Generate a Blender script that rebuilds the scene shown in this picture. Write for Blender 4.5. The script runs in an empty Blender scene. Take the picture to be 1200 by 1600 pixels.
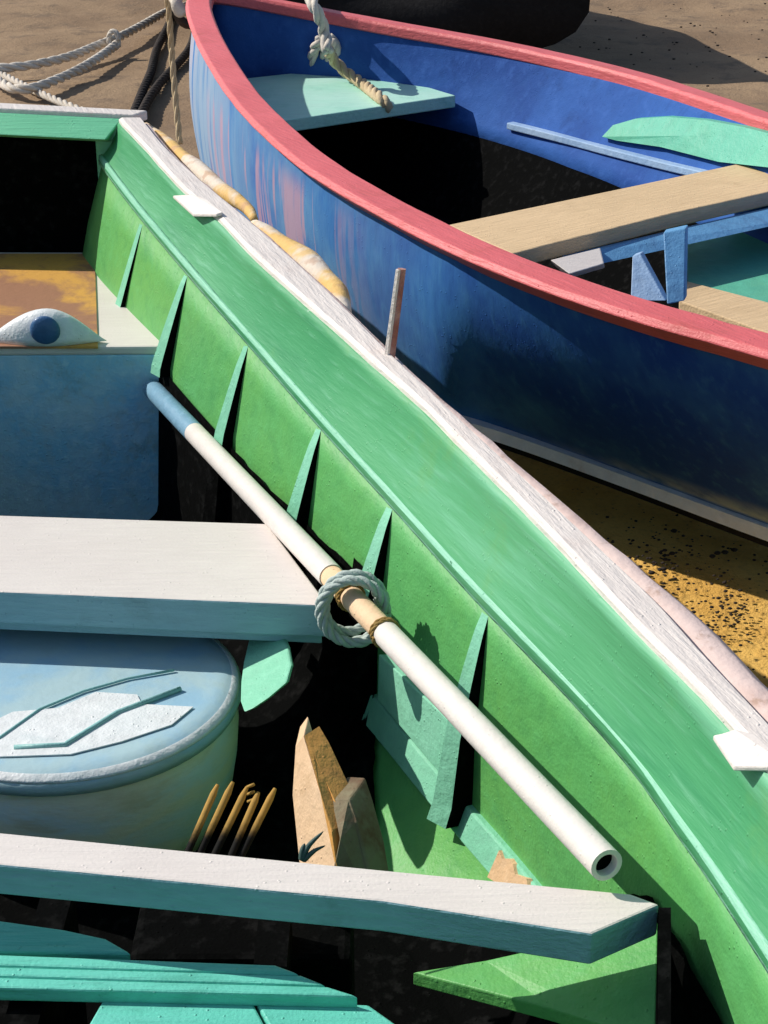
import bpy, math, random
from mathutils import Vector, noise as mnoise
random.seed(7)
D = bpy.data
scene = bpy.context.scene
COL = scene.collection
V = Vector

# ------------------------------------------------------------------ camera
CAM = V((0, 0, 1.70)); PITCH = math.radians(25.0); FOV = math.radians(34.0)
FPX = 800.0 / math.tan(FOV / 2)
FWD = V((0, math.cos(PITCH), -math.sin(PITCH))); UP = V((0, math.sin(PITCH), math.cos(PITCH))); RT = V((1, 0, 0))
cam_d = D.cameras.new("camera"); cam = D.objects.new("camera", cam_d); COL.objects.link(cam)
cam.location = CAM; cam.rotation_euler = (math.radians(90) - PITCH, 0, 0)
cam_d.sensor_fit = 'VERTICAL'; cam_d.angle = FOV; cam_d.clip_end = 2000; cam_d.clip_start = 0.02
scene.camera = cam

def ray(u, v):
    return FWD + RT * ((u - 600) / FPX) + UP * ((800 - v) / FPX)
def P(u, v, z):                      # point at height z seen at (u, v)
    r = ray(u, v); return CAM + r * ((z - CAM.z) / r.z)
def PD(u, v, d):                     # point at depth d
    return CAM + ray(u, v) * d
def PY(u, v, y):
    r = ray(u, v); return CAM + r * (y / r.y)

def proj(p):
    c = (p - CAM).dot(FWD); return ((p - CAM).x / c * FPX + 600, 800 - (p - CAM).dot(UP) / c * FPX)

# ------------------------------------------------------------------ light
EL = math.radians(39); SAZ = V((-0.945, 0.327, 0)).normalized()
SUN = V((SAZ.x * math.cos(EL), SAZ.y * math.cos(EL), math.sin(EL)))
sd = D.lights.new("sun", 'SUN'); sd.energy = 4.8; sd.angle = math.radians(0.5); sd.color = (1.0, 0.94, 0.85)
so = D.objects.new("sun", sd); COL.objects.link(so); so.location = (-6, 4, 8)
so.rotation_euler = SUN.to_track_quat('Z', 'Y').to_euler()
w = D.worlds.new("World"); scene.world = w; w.use_nodes = True
nt = w.node_tree; bg = nt.nodes['Background']; sk = nt.nodes.new('ShaderNodeTexSky'); sk.sky_type = 'NISHITA'
sk.sun_disc = False; sk.sun_elevation = EL; sk.sun_rotation = math.atan2(SAZ.x, SAZ.y)
nt.links.new(sk.outputs[0], bg.inputs[0]); bg.inputs[1].default_value = 0.115
vs = scene.view_settings; vs.view_transform = 'Standard'; vs.look = 'None'; vs.exposure = 0.0; vs.gamma = 1.0
vs.use_curve_mapping = False

# ------------------------------------------------------------------ materials
def srgb(r, g, b):
    f = lambda c: (c / 255 / 12.92) if c / 255 <= 0.04045 else ((c / 255 + 0.055) / 1.055) ** 2.4
    return (f(r), f(g), f(b), 1)
class N:
    """small node-graph helper"""
    def __init__(s, name):
        s.m = D.materials.new(name); s.m.use_nodes = True; s.t = s.m.node_tree
        s.b = s.t.nodes['Principled BSDF']; s.tc = s.t.nodes.new('ShaderNodeTexCoord')
        s.co = s.tc.outputs['Object']
    def new(s, k): return s.t.nodes.new(k)
    def link(s, a, b): s.t.links.new(a, b)
    def mapping(s, scale=(1, 1, 1), rot=(0, 0, 0), loc=(0, 0, 0)):
        src = s.co
        if any(rot):
            q = s.new('ShaderNodeMapping'); s.link(src, q.inputs[0]); q.inputs['Rotation'].default_value = rot; src = q.outputs[0]
        n = s.new('ShaderNodeMapping'); s.link(src, n.inputs[0])
        n.inputs['Scale'].default_value = scale; n.inputs['Location'].default_value = loc
        return n.outputs[0]
    def noise(s, scale, detail=4, rough=.55, vec=None, dist=0):
        n = s.new('ShaderNodeTexNoise'); s.link(vec or s.co, n.inputs['Vector'])
        n.inputs['Scale'].default_value = scale; n.inputs['Detail'].default_value = detail
        n.inputs['Roughness'].default_value = rough; n.inputs['Distortion'].default_value = dist
        return n.outputs['Fac']
    def voro(s, scale, vec=None):
        n = s.new('ShaderNodeTexVoronoi'); s.link(vec or s.co, n.inputs['Vector']); n.inputs['Scale'].default_value = scale
        return n.outputs['Distance']
    def step(s, x, lo, hi):          # smooth 0..1
        n = s.new('ShaderNodeMapRange'); n.interpolation_type = 'SMOOTHSTEP'; s.link(x, n.inputs[0])
        n.inputs[1].default_value = lo; n.inputs[2].default_value = hi; return n.outputs[0]
    def math(s, op, a, b):
        n = s.new('ShaderNodeMath'); n.operation = op
        for i, x in enumerate((a, b)):
            if isinstance(x, (int, float)): n.inputs[i].default_value = x
            else: s.link(x, n.inputs[i])
        return n.outputs[0]
    def mix(s, f, a, b):
        n = s.new('ShaderNodeMix'); n.data_type = 'RGBA'
        for i, x in ((0, f), (6, a), (7, b)):
            if isinstance(x, (int, float)): n.inputs[i].default_value = x
            elif isinstance(x, tuple): n.inputs[i].default_value = x
            else: s.link(x, n.inputs[i])
        return n.outputs[2]
    def pos(s):
        n = s.new('ShaderNodeNewGeometry'); x = s.new('ShaderNodeSeparateXYZ'); s.link(n.outputs['Position'], x.inputs[0]); return x.outputs
    def bump(s, h, strength=.3, dist=.003):
        n = s.new('ShaderNodeBump'); n.inputs['Strength'].default_value = strength; n.inputs['Distance'].default_value = dist
        s.link(h, n.inputs['Height']); s.link(n.outputs[0], s.b.inputs['Normal'])
    def done(s, col, rough=.5, spec=.35):
        if isinstance(col, tuple): s.b.inputs['Base Color'].default_value = col
        else: s.link(col, s.b.inputs['Base Color'])
        s.b.inputs['Roughness'].default_value = rough; s.b.inputs['Specular IOR Level'].default_value = spec
        return s.m

def paint(name, a, b=None, dirt=None, chip=None, brush=(1, 1, 1), vs_=2.2, rough=.5, bstr=.75, dirt_amt=.5, chip_lo=.66, spec=.35, rot=(0, 0, 0), bs=38, sa=.45):
    """thick brushed boat paint: tone drift, brush marks, grime, flakes, grit in the paint"""
    n = N(name); b = b or tuple(c * .8 for c in a[:3]) + (1,)
    mp = n.mapping(brush, rot)
    big = n.noise(vs_, 5, .6)
    strokes = n.noise(bs, 3, .6, vec=mp)
    c = n.mix(n.step(big, .35, .68), a, b)
    dk = tuple(x * .82 for x in a[:3]) + (1,); lt = tuple(min(1, x * 1.12 + .012) for x in a[:3]) + (1,)
    c = n.mix(n.math('MULTIPLY', n.step(strokes, .5, .72), sa), c, lt)
    c = n.mix(n.math('MULTIPLY', n.step(strokes, .5, .3), sa), c, dk)
    if dirt:
        d = n.step(n.noise(6.5, 8, .7, dist=.6), .52, .74)
        c = n.mix(n.math('MULTIPLY', d, dirt_amt), c, dirt)
    grit = n.step(n.voro(95), .22, .05)
    gm = n.math('MULTIPLY', grit, n.step(n.noise(23, 2), .5, .6))
    h = n.math('ADD', n.math('MULTIPLY', strokes, .9), n.math('MULTIPLY', gm, .4))
    h = n.math('ADD', h, n.math('MULTIPLY', n.noise(210, 2), .25))
    if chip:
        k = n.step(n.noise(17, 9, .72, dist=.3), chip_lo, chip_lo + .035)
        c = n.mix(k, c, chip); h = n.math('SUBTRACT', h, n.math('MULTIPLY', k, .8))
    n.bump(h, bstr, .004)
    return n.done(c, rough, spec)

ALONG = (3.2, .35, 3.2)      # brush marks running along y
ACROSS = (.3, 3.2, 3.2)      # brush marks running along x
M = {}
def mat_band():
    n = N('mint_green_paint')
    al = n.noise(3.2, 5, .6, vec=n.mapping((3.0, .30, 3.0), (0, 0, -.36)))
    st = n.noise(26, 4, .6, vec=n.mapping((3.2, .22, 3.2), (0, 0, -.36)))
    c = n.mix(n.step(n.noise(1.6, 4), .36, .66), (.092, .36, .16, 1), (.058, .30, .125, 1))
    c = n.mix(n.math('MULTIPLY', n.step(al, .50, .70), .75), c, (.18, .49, .30, 1))
    c = n.mix(n.math('MULTIPLY', n.step(al, .46, .32), .7), c, (.040, .245, .105, 1))
    c = n.mix(n.math('MULTIPLY', n.step(st, .52, .75), .4), c, (.20, .50, .32, 1))
    c = n.mix(n.math('MULTIPLY', n.step(n.noise(5, 6, .7), .56, .74), .45), c, (.14, .36, .11, 1))
    k = n.step(n.noise(24, 8, .7), .70, .73); c = n.mix(k, c, (.42, .58, .45, 1))
    grit = n.math('MULTIPLY', n.step(n.voro(95), .22, .05), n.step(n.noise(23, 2), .5, .6))
    n.bump(n.math('ADD', n.math('MULTIPLY', st, .9), n.math('MULTIPLY', grit, .35)), .5, .004)
    return n.done(c, .45, .35)
M['band'] = mat_band()
M['hullgreen'] = paint('leaf_green_paint', (.095, .365, .11, 1), (.125, .385, .095, 1), dirt=(.05, .25, .08, 1), chip=(.23, .46, .2, 1), chip_lo=.70, brush=(1, 1, 1.2), bs=26)
M['stripe'] = paint('pale_mint_paint', (.27, .59, .42, 1), (.19, .50, .32, 1), chip=(.10, .38, .18, 1), chip_lo=.66, brush=ALONG, rot=(0, 0, -.36))
M['ribmint'] = paint('rib_mint_paint', (.25, .60, .42, 1), (.20, .54, .36, 1), chip=(.09, .32, .13, 1), chip_lo=.70)
M['white'] = paint('white_paint', (.74, .685, .635, 1), (.69, .63, .585, 1), dirt=(.62, .56, .53, 1), dirt_amt=.35, sa=.2, bstr=.45, chip=(.50, .46, .42, 1), chip_lo=.74, brush=ACROSS)
M['railwhite'] = paint('rail_white_paint', (.75, .69, .635, 1), (.69, .62, .57, 1), dirt=(.58, .46, .40, 1), dirt_amt=.4, chip=(.36, .26, .21, 1), chip_lo=.69, brush=ALONG, rot=(0, 0, -.36))
M['edgeshade'] = paint('teal_grey_shade_paint', (.28, .46, .52, 1), (.22, .42, .47, 1), dirt=(.14, .24, .25, 1), brush=ACROSS)
M['trim_mint'] = paint('transom_mint_paint', (.17, .55, .32, 1), (.13, .50, .28, 1), chip=(.06, .3, .14, 1), chip_lo=.72, brush=ACROSS)
M['seatblue'] = paint('slate_blue_paint', (.55, .74, .82, 1), (.22, .60, .88, 1), dirt=(.24, .36, .38, 1), dirt_amt=.8, chip=(.34, .46, .5, 1), chip_lo=.72, vs_=3.2)
M['tar_shade'] = paint('black_tar_shade', (.0024, .0026, .0026, 1), (.0016, .0018, .0018, 1), rough=.9, spec=.03)  # tar black, also painted in where the green hull only lies in shade
M['floor_turq'] = paint('turquoise_paint', (.11, .54, .42, 1), (.15, .60, .49, 1), dirt=(.05, .30, .22, 1), chip=(.35, .6, .52, 1), chip_lo=.70, brush=ACROSS)
M['timber'] = paint('bare_timber', (.56, .36, .18, 1), (.44, .26, .12, 1), dirt=(.25, .14, .07, 1), brush=ALONG, rough=.7)
M['pole_shade'] = paint('blue_grey_shade_paint', (.20, .36, .48, 1), (.15, .30, .42, 1), chip=(.5, .5, .5, 1), chip_lo=.7)
M['bootwhite'] = paint('boot_top_white_paint', (.78, .82, .90, 1), (.70, .75, .84, 1), dirt=(.45, .38, .36, 1), dirt_amt=.5, chip=(.2, .15, .15, 1), chip_lo=.70)
M['pipewhite'] = paint('pipe_white_paint', (.73, .68, .63, 1), (.69, .635, .59, 1), dirt=(.55, .52, .52, 1), dirt_amt=.35, bstr=.4, sa=.25, chip=(.45, .42, .4, 1), chip_lo=.77, rough=.4)
M['peach'] = paint('pale_bare_wood', (.74, .52, .33, 1), (.66, .43, .24, 1), dirt=(.42, .26, .12, 1), rough=.7)
M['orange'] = paint('orange_stained_wood', (.60, .31, .08, 1), (.52, .25, .06, 1), dirt=(.2, .1, .04, 1), rough=.7)
M['brownwood'] = paint('mossy_brown_wood', (.22, .20, .12, 1), (.13, .06, .03, 1), dirt=(.07, .03, .02, 1), vs_=9, rough=.8)
M['binding'] = paint('ochre_twine', (.33, .21, .06, 1), (.25, .16, .05, 1), rough=.85)
M['rope_grey'] = paint('grey_rope_fibre', (.46, .52, .49, 1), (.30, .38, .35, 1), dirt=(.15, .2, .18, 1), rough=.85, bs=90)
M['rope_pale'] = paint('pale_rope_fibre', (.66, .60, .52, 1), (.52, .47, .40, 1), dirt=(.2, .16, .12, 1), rough=.9, bs=60)
M['rope_tan'] = paint('tan_rope_fibre', (.62, .50, .32, 1), (.5, .38, .22, 1), dirt=(.25, .17, .09, 1), rough=.9, bs=60)
M['shadow_grit'] = paint('dark_shadow_grit', (.035, .025, .02, 1), (.02, .015, .012, 1), rough=.9)
M['pink'] = paint('salmon_pink_paint', (.68, .14, .15, 1), (.60, .115, .12, 1), dirt=(.40, .09, .06, 1), dirt_amt=.6, chip=(.62, .26, .22, 1), chip_lo=.70, brush=ALONG, rot=(0, 0, -.6))
M['blue_in'] = paint('inner_royal_blue_paint', (.034, .115, .38, 1), (.020, .07, .27, 1), dirt=(.008, .03, .13, 1), chip=(.04, .17, .5, 1), chip_lo=.72, bs=22, spec=.1, rough=.7)
M['palestring'] = paint('pale_blue_paint', (.36, .50, .68, 1), (.25, .40, .62, 1), dirt=(.1, .2, .4, 1))
M['midblue'] = paint('sky_blue_paint', (.13, .33, .56, 1), (.10, .27, .50, 1), dirt=(.06, .12, .25, 1))
M['mintseat'] = paint('seat_mint_paint', (.46, .74, .64, 1), (.33, .68, .54, 1), dirt=(.2, .52, .4, 1), brush=ACROSS)
M['turqpatch'] = paint('sea_green_paint', (.10, .44, .31, 1), (.12, .40, .25, 1), dirt=(.07, .30, .25, 1), bs=24)
M['sandboard'] = paint('dry_sand_timber', (.66, .48, .28, 1), (.58, .42, .24, 1), dirt=(.48, .34, .19, 1), rough=.75, brush=ACROSS, rot=(0, 0, -.6))
M['plugblue'] = paint('deep_blue_plastic', (.04, .11, .24, 1), (.07, .18, .36, 1), rough=.35)
M['weed'] = paint('grey_green_weed', (.06, .11, .10, 1), (.04, .07, .06, 1), rough=.7)
M['iron'] = paint('rusty_dark_iron', (.03, .025, .022, 1), (.07, .035, .02, 1), rough=.8)
M['blackhull'] = paint('black_shade_paint', (.008, .008, .009, 1), (.012, .012, .014, 1), rough=.75, spec=.12)
M['stickred'] = paint('red_brown_stick', (.32, .12, .09, 1), (.50, .30, .26, 1), vs_=20, rough=.7)

def mat_hatch():
    n = N('rust_stained_hatch')
    d = n.noise(4.2, 5, .6, dist=.4, vec=n.mapping((1, 1, 1), loc=(.35, .2, 0)))
    c = n.mix(n.step(d, .42, .56), (.34, .17, .10, 1), (.62, .33, .075, 1))
    c = n.mix(n.math('MULTIPLY', n.step(n.noise(26, 6, .7), .5, .7), .45), c, (.28, .14, .09, 1))
    n.bump(n.noise(60, 4), .5, .003); return n.done(c, .6, .3)
M['hatch'] = mat_hatch()

def mat_rub():
    n = N('worn_rubbing_strake')
    a = n.noise(5.0, 5, .65, dist=.5)
    c = n.mix(n.step(a, .40, .56), (.62, .46, .41, 1), (.72, .57, .52, 1))
    c = n.mix(n.math('MULTIPLY', n.step(n.noise(14, 6, .7), .54, .66), .7), c, (.40, .26, .19, 1))
    n.bump(n.noise(45, 6), .6, .005); return n.done(c, .75, .2)
M['rub'] = mat_rub()
def mat_foam():
    n = N('aged_cream_foam')
    a = n.noise(7, 4, .6, dist=.4)
    c = n.mix(n.step(a, .42, .58), (.70, .62, .52, 1), (.70, .46, .17, 1))
    c = n.mix(n.math('MULTIPLY', n.step(n.noise(16, 6), .56, .66), .6), c, (.48, .30, .20, 1))
    n.bump(n.noise(60, 5), .6, .005); return n.done(c, .8, .2)
M['foam'] = mat_foam()

def mat_sand():
    n = N('beach_sand'); x, y, z = n.pos()
    big = n.noise(.9, 6, .6); mid = n.noise(5, 7, .65); fine = n.noise(70, 4, .7)
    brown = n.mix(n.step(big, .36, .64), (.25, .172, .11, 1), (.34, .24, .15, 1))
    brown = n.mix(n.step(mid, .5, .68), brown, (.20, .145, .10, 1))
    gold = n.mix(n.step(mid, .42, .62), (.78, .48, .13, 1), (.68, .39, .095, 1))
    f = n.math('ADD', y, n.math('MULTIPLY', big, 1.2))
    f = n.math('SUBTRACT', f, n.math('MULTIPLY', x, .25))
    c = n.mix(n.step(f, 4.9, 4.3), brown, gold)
    sp = n.step(n.voro(42), .17, .11)
    sp = n.math('MULTIPLY', sp, n.step(n.noise(4.5, 3), .46, .58))
    c = n.mix(n.math('MULTIPLY', sp, .6), c, (.05, .03, .035, 1))
    c = n.mix(n.math('MULTIPLY', n.step(fine, .5, .75), .35), c, (.12, .08, .05, 1))
    h = n.math('ADD', n.math('MULTIPLY', mid, 1.0), n.math('MULTIPLY', fine, .25))
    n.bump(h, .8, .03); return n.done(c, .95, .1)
M['sand'] = mat_sand()

def mat_bluehull():
    n = N('weathered_blue_hull'); x, y, z = n.pos()
    st = n.noise(1.0, 5, .6, vec=n.mapping((9, 9, .9)), dist=.5)
    fine = n.noise(24, 5, .6, vec=n.mapping((1.5, 1.5, .5)))
    blue = n.mix(n.step(n.noise(2.4, 4), .35, .65), (.044, .17, .44, 1), (.016, .066, .33, 1))
    blue = n.mix(n.math('MULTIPLY', n.step(fine, .5, .75), .35), blue, (.075, .25, .50, 1))
    blue = n.mix(n.math('MULTIPLY', n.step(fine, .5, .25), .35), blue, (.012, .045, .25, 1))
    # rosy scrape marks running down the bow planking
    bow = n.math('MULTIPLY', n.step(y, 3.75, 4.15), n.step(y, 5.5, 5.2))
    pk = n.math('MULTIPLY', n.step(st, .49, .55), bow)
    low = n.step(z, .70, .62)
    c = blue
    # chalky bloom beside the stem
    ch = n.math('MULTIPLY', n.step(y, 4.55, 5.45), n.step(n.noise(3, 4, vec=n.mapping((4, 4, .6))), .34, .5))
    c = n.mix(n.math('MULTIPLY', ch, .85), c, (.40, .41, .48, 1))
    # paler blue towards the bow
    c = n.mix(n.math('MULTIPLY', n.math('MULTIPLY', n.step(y, 3.3, 4.2), n.step(n.noise(2.2, 5, .6), .32, .58)), .6), c, (.16, .33, .50, 1))
    c = n.mix(n.math('MULTIPLY', n.math('MULTIPLY', pk, low), .7), c, (.46, .27, .33, 1))
    # ochre and pale scuffs low down
    sc = n.math('MULTIPLY', n.step(z, .42, .26), n.math('MULTIPLY', n.step(y, 3.62, 3.78), n.step(y, 4.3, 4.05)))
    sc = n.math('MULTIPLY', sc, n.step(n.noise(7, 6, .7), .45, .6))
    c = n.mix(n.math('MULTIPLY', sc, .6), c, (.20, .30, .40, 1))
    # paint gone pale just above the waterline
    wl = n.math('MULTIPLY', n.step(z, .23, .165), n.step(n.noise(8, 5), .3, .55))
    c = n.mix(n.math('MULTIPLY', wl, .7), c, (.36, .46, .58, 1))
    grit = n.math('MULTIPLY', n.step(n.voro(80), .22, .05), n.step(n.noise(19, 2), .5, .6))
    n.bump(n.math('ADD', n.math('MULTIPLY', fine, .8), n.math('MULTIPLY', grit, .5)), .5, .004)
    return n.done(c, .75, .08)
M['bluehull'] = mat_bluehull()

def mat_tub(name, lid):
    n = N(name)
    a = n.noise(5.0, 5, .6, vec=n.mapping((1, 1, 3.2)), dist=.3)
    if lid:
        c = n.mix(n.step(a, .36, .55), (.30, .50, .64, 1), (.40, .56, .60, 1))
        c = n.mix(n.math('MULTIPLY', n.step(n.noise(9, 5), .55, .7), .5), c, (.34, .46, .44, 1))
    else:
        c = n.mix(n.step(a, .36, .6), (.66, .76, .80, 1), (.80, .76, .62, 1))
        c = n.mix(n.math('MULTIPLY', n.step(n.noise(7, 6, vec=n.mapping((1, 1, 4))), .5, .68), .7), c, (.62, .55, .38, 1))
    n.bump(n.noise(50, 4, vec=n.mapping((1, 1, 3))), .35, .003); return n.done(c, .38, .4)
M['tub'] = mat_tub('clouded_tub_plastic', False)
M['lid'] = mat_tub('pale_blue_lid_plastic', True)
M['lidwhite'] = paint('white_highlight_plastic', (.76, .78, .78, 1), (.70, .75, .76, 1), dirt=(.5, .62, .64, 1), rough=.4)
M['lidbar'] = paint('teal_lid_moulding', (.22, .45, .44, 1), (.28, .5, .5, 1), rough=.45)

def mat_stake():
    n = N('shaded_foot_stake'); x, y, z = n.pos()
    c = n.mix(n.noise(30, 4), (.50, .27, .06, 1), (.30, .22, .07, 1))
    f = n.math('ADD', z, n.math('MULTIPLY', n.noise(60, 3), .02))
    c = n.mix(n.step(f, .392, .368), c, (.008, .008, .007, 1))  # stakes painted black below the tips as if in shadow
    n.bump(n.noise(90, 3), .4, .002); return n.done(c, .8, .15)
M['stake'] = mat_stake()
# ------------------------------------------------------------------ builders
ROOT = {}
def tag(o, label, cat=None, group=None, kind=None):
    if label: o['label'] = label
    if cat: o['category'] = cat
    if group: o['group'] = group
    if kind: o['kind'] = kind
    return o
def root(name, loc, label, cat, group=None):
    o = D.objects.new(name, None); COL.objects.link(o); o.location = loc; o.empty_display_size = .1
    ROOT[o.name] = V(loc); return tag(o, label, cat, group)
def obj(name, vf, mat, parent=None, smooth=False, bevel=0, subsurf=0, solid=0):
    verts, faces = vf
    off = ROOT.get(parent.name, V((0, 0, 0))) if parent else V((0, 0, 0))
    if not parent:                    # a thing of one mesh: its origin at its base
        xs = [v[0] for v in verts]; ys = [v[1] for v in verts]; zs = [v[2] for v in verts]
        off = V(((min(xs) + max(xs)) / 2, (min(ys) + max(ys)) / 2, min(zs)))
    me = D.meshes.new(name); me.from_pydata([tuple(V(v) - off) for v in verts], [], faces); me.update()
    import bmesh
    bm = bmesh.new(); bm.from_mesh(me); bmesh.ops.recalc_face_normals(bm, faces=bm.faces); bm.to_mesh(me); bm.free()
    o = D.objects.new(name, me); COL.objects.link(o)
    mats = mat if isinstance(mat, (list, tuple)) else [mat]
    for m_ in mats: me.materials.append(m_)
    if parent: o.parent = parent; ROOT[o.name] = off
    else: o.location = off
    if smooth:
        for p in me.polygons: p.use_smooth = True
    if solid:
        m_ = o.modifiers.new('thick', 'SOLIDIFY'); m_.thickness = solid; m_.offset = 0
    if bevel:
        m_ = o.modifiers.new('bevel', 'BEVEL'); m_.width = bevel; m_.segments = 2; m_.limit_method = 'ANGLE'; m_.angle_limit = math.radians(35)
    if subsurf:
        m_ = o.modifiers.new('sub', 'SUBSURF'); m_.levels = subsurf; m_.render_levels = subsurf
    return o
def join(*vfs):
    vs_, fs = [], []
    for v, f in vfs:
        k = len(vs_); vs_ += list(v); fs += [tuple(i + k for i in q) for q in f]
    return vs_, fs
def prism(poly, down):               # closed slab: top polygon pushed along vector
    down = V(down) if not isinstance(down, (int, float)) else V((0, 0, -down))
    n = len(poly); vs_ = [V(p) for p in poly] + [V(p) + down for p in poly]
    fs = [tuple(range(n)), tuple(range(2 * n - 1, n - 1, -1))]
    fs += [(i, (i + 1) % n, n + (i + 1) % n, n + i) for i in range(n)]
    return vs_, fs
def box(x0, x1, y0, y1, z0, z1):
    return prism([V((x0, y0, z1)), V((x1, y0, z1)), V((x1, y1, z1)), V((x0, y1, z1))], z1 - z0)
def loft(rows, closed=False, cap=False):
    vs_, fs = [], []; n = len(rows[0])
    for r in rows: vs_ += [V(p) for p in r]
    for i in range(len(rows) - 1):
        for j in range(n if closed else n - 1):
            k = (j + 1) % n
            fs.append((i * n + j, i * n + k, (i + 1) * n + k, (i + 1) * n + j))
    if cap and closed:
        fs.append(tuple(range(n))[::-1]); fs.append(tuple((len(rows) - 1) * n + j for j in range(n)))
    return vs_, fs
def catmull(pts, n):
    pts = [V(p) for p in pts]; out = []
    q = [pts[0] * 2 - pts[1]] + pts + [pts[-1] * 2 - pts[-2]]
    for i in range(1, len(q) - 2):
        for k in range(n):
            t = k / n; a, b, c, d = q[i - 1], q[i], q[i + 1], q[i + 2]
            out.append(.5 * ((2 * b) + (c - a) * t + (2 * a - 5 * b + 4 * c - d) * t * t + (3 * b - a - 3 * c + d) * t ** 3))
    out.append(pts[-1]); return out
def frames(path):
    fr = []; up = V((0, 0, 1)); prev = None
    for i, p in enumerate(path):
        t = (path[min(i + 1, len(path) - 1)] - path[max(i - 1, 0)]).normalized()
        if prev is None:
            a = up if abs(t.z) < .9 else V((1, 0, 0)); u = t.cross(a).normalized()
        else:
            u = (prev - t * prev.dot(t)).normalized()
        prev = u; fr.append((p, t, u, t.cross(u)))
    return fr
def tube(path, r, seg=12, cap=True, phase=0):
    rr = r if callable(r) else (lambda s: r)
    rows = []
    for i, (p, t, u, v) in enumerate(frames(path)):
        R = rr(i / (len(path) - 1))
        rows.append([p + (u * math.cos(a) + v * math.sin(a)) * R for a in [2 * math.pi * k / seg + phase for k in range(seg)]])
    return loft(rows, closed=True, cap=cap)
def rope(path, r, pitch=None, strands=3, dens=10):
    """laid rope: three strands wound round each other"""
    pitch = pitch or r * 9
    pts = [path[0]]
    L = [0]
    for a, b in zip(path, path[1:]): L.append(L[-1] + (b - a).length)
    n = max(8, int(L[-1] / pitch * dens)); res = []; j = 0
    for i in range(n + 1):
        s = L[-1] * i / n
        while j < len(L) - 2 and L[j + 1] < s: j += 1
        f = (s - L[j]) / max(1e-9, L[j + 1] - L[j]); res.append(path[j].lerp(path[j + 1], f))
    fr = frames(res); parts = []
    for k in range(strands):
        sub = []
        for i, (p, t, u, v) in enumerate(fr):
            a = 2 * math.pi * (k / strands + L[-1] * i / n / pitch)
            sub.append(p + (u * math.cos(a) + v * math.sin(a)) * r * .52)
        parts.append(tube(sub, r * .52, 7))
    return join(*parts)
def lump(path, rad, seed=0, seg=14, amp=.35, fr_=9):
    vs_, fs = tube(path, rad, seg)
    c = path; out = []
    n = seg
    for i, v in enumerate(vs_):
        p = c[min(i // n, len(c) - 1)]
        k = 1 + amp * mnoise.noise(V(v) * fr_ + V((seed, 0, 0))) * 1.6
        out.append(p + (V(v) - p) * k)
    return out, fs
def interp(pts, y):                   # pts sorted by .y descending; linear in y
    if y >= pts[0].y: return pts[0]
    for a, b in zip(pts, pts[1:]):
        if a.y >= y >= b.y: return a.lerp(b, (a.y - y) / max(1e-9, a.y - b.y))
    return pts[-1]

# ================================================================== SETTING: sand
def ground():
    rows = []
    ys = [-60, -20, -6, -2] + [i * .08 for i in range(0, 180)] + [15, 18, 24, 40, 80, 160, 400]
    xs = [-300, -80, -25, -9, -5] + [-3.5 + i * .09 for i in range(0, 80)] + [4.2, 5, 8, 14, 30, 90, 300]
    for y in ys:
        r = []
        for x in xs:
            d = 0
            if -4 < x < 5 and -1 < y < 15:
                d = .03 * mnoise.noise(V((x * .7, y * .7, 0))) + .012 * mnoise.noise(V((x * 3, y * 3, 4)))
                if y > 7: d += .02 * mnoise.noise(V((x * 2, y * 2, 9)))
                d -= .02
            r.append(V((x, y, d)))
        rows.append(r)
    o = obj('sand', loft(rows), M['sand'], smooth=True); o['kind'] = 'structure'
    return o
ground()

# ================================================================== GREEN BOAT
GB = root('rowing_boat', (-.6, 2.0, 0), 'green rowing boat with white rail, ribs and white benches, beside the blue boat', 'boat', None)
def zr(v): return .70 + .14 * (max(0, 1250 - v) / 1065) ** 2
RAIL_IN = [(188, 190), (235, 240), (290, 300), (340, 340), (400, 403), (508, 500), (592, 575), (658, 633), (717, 692), (800, 775), (873, 850), (981, 967), (1075, 1061), (1145, 1136), (1200, 1197), (1330, 1345)]
RAIL_OUT = [(222, 188), (265, 240), (325, 295), (370, 332), (448, 400), (530, 476), (612, 558), (690, 632), (752, 690), (850, 780), (925, 850), (1028, 948), (1108, 1037), (1160, 1092), (1225, 1162), (1365, 1310)]
S_PX = [(147, 240), (210, 325), (300, 433), (383, 528), (496, 658), (621, 796), (708, 893), (775, 965), (887, 1082), (990, 1198), (1061, 1298), (1112, 1370), (1200, 1506), (1290, 1650)]
rail_in = [P(u, v, zr(v)) for u, v in RAIL_IN]
rail_out = [P(u, v, zr(v)) for u, v in RAIL_OUT]
def zs(i): return zr(S_PX[i][1] - 70 - 60 * i / 13) - (.10 + .05 * min(1, i / 5))
s_line = [P(u, v, zs(i)) for i, (u, v) in enumerate(S_PX)]
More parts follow.
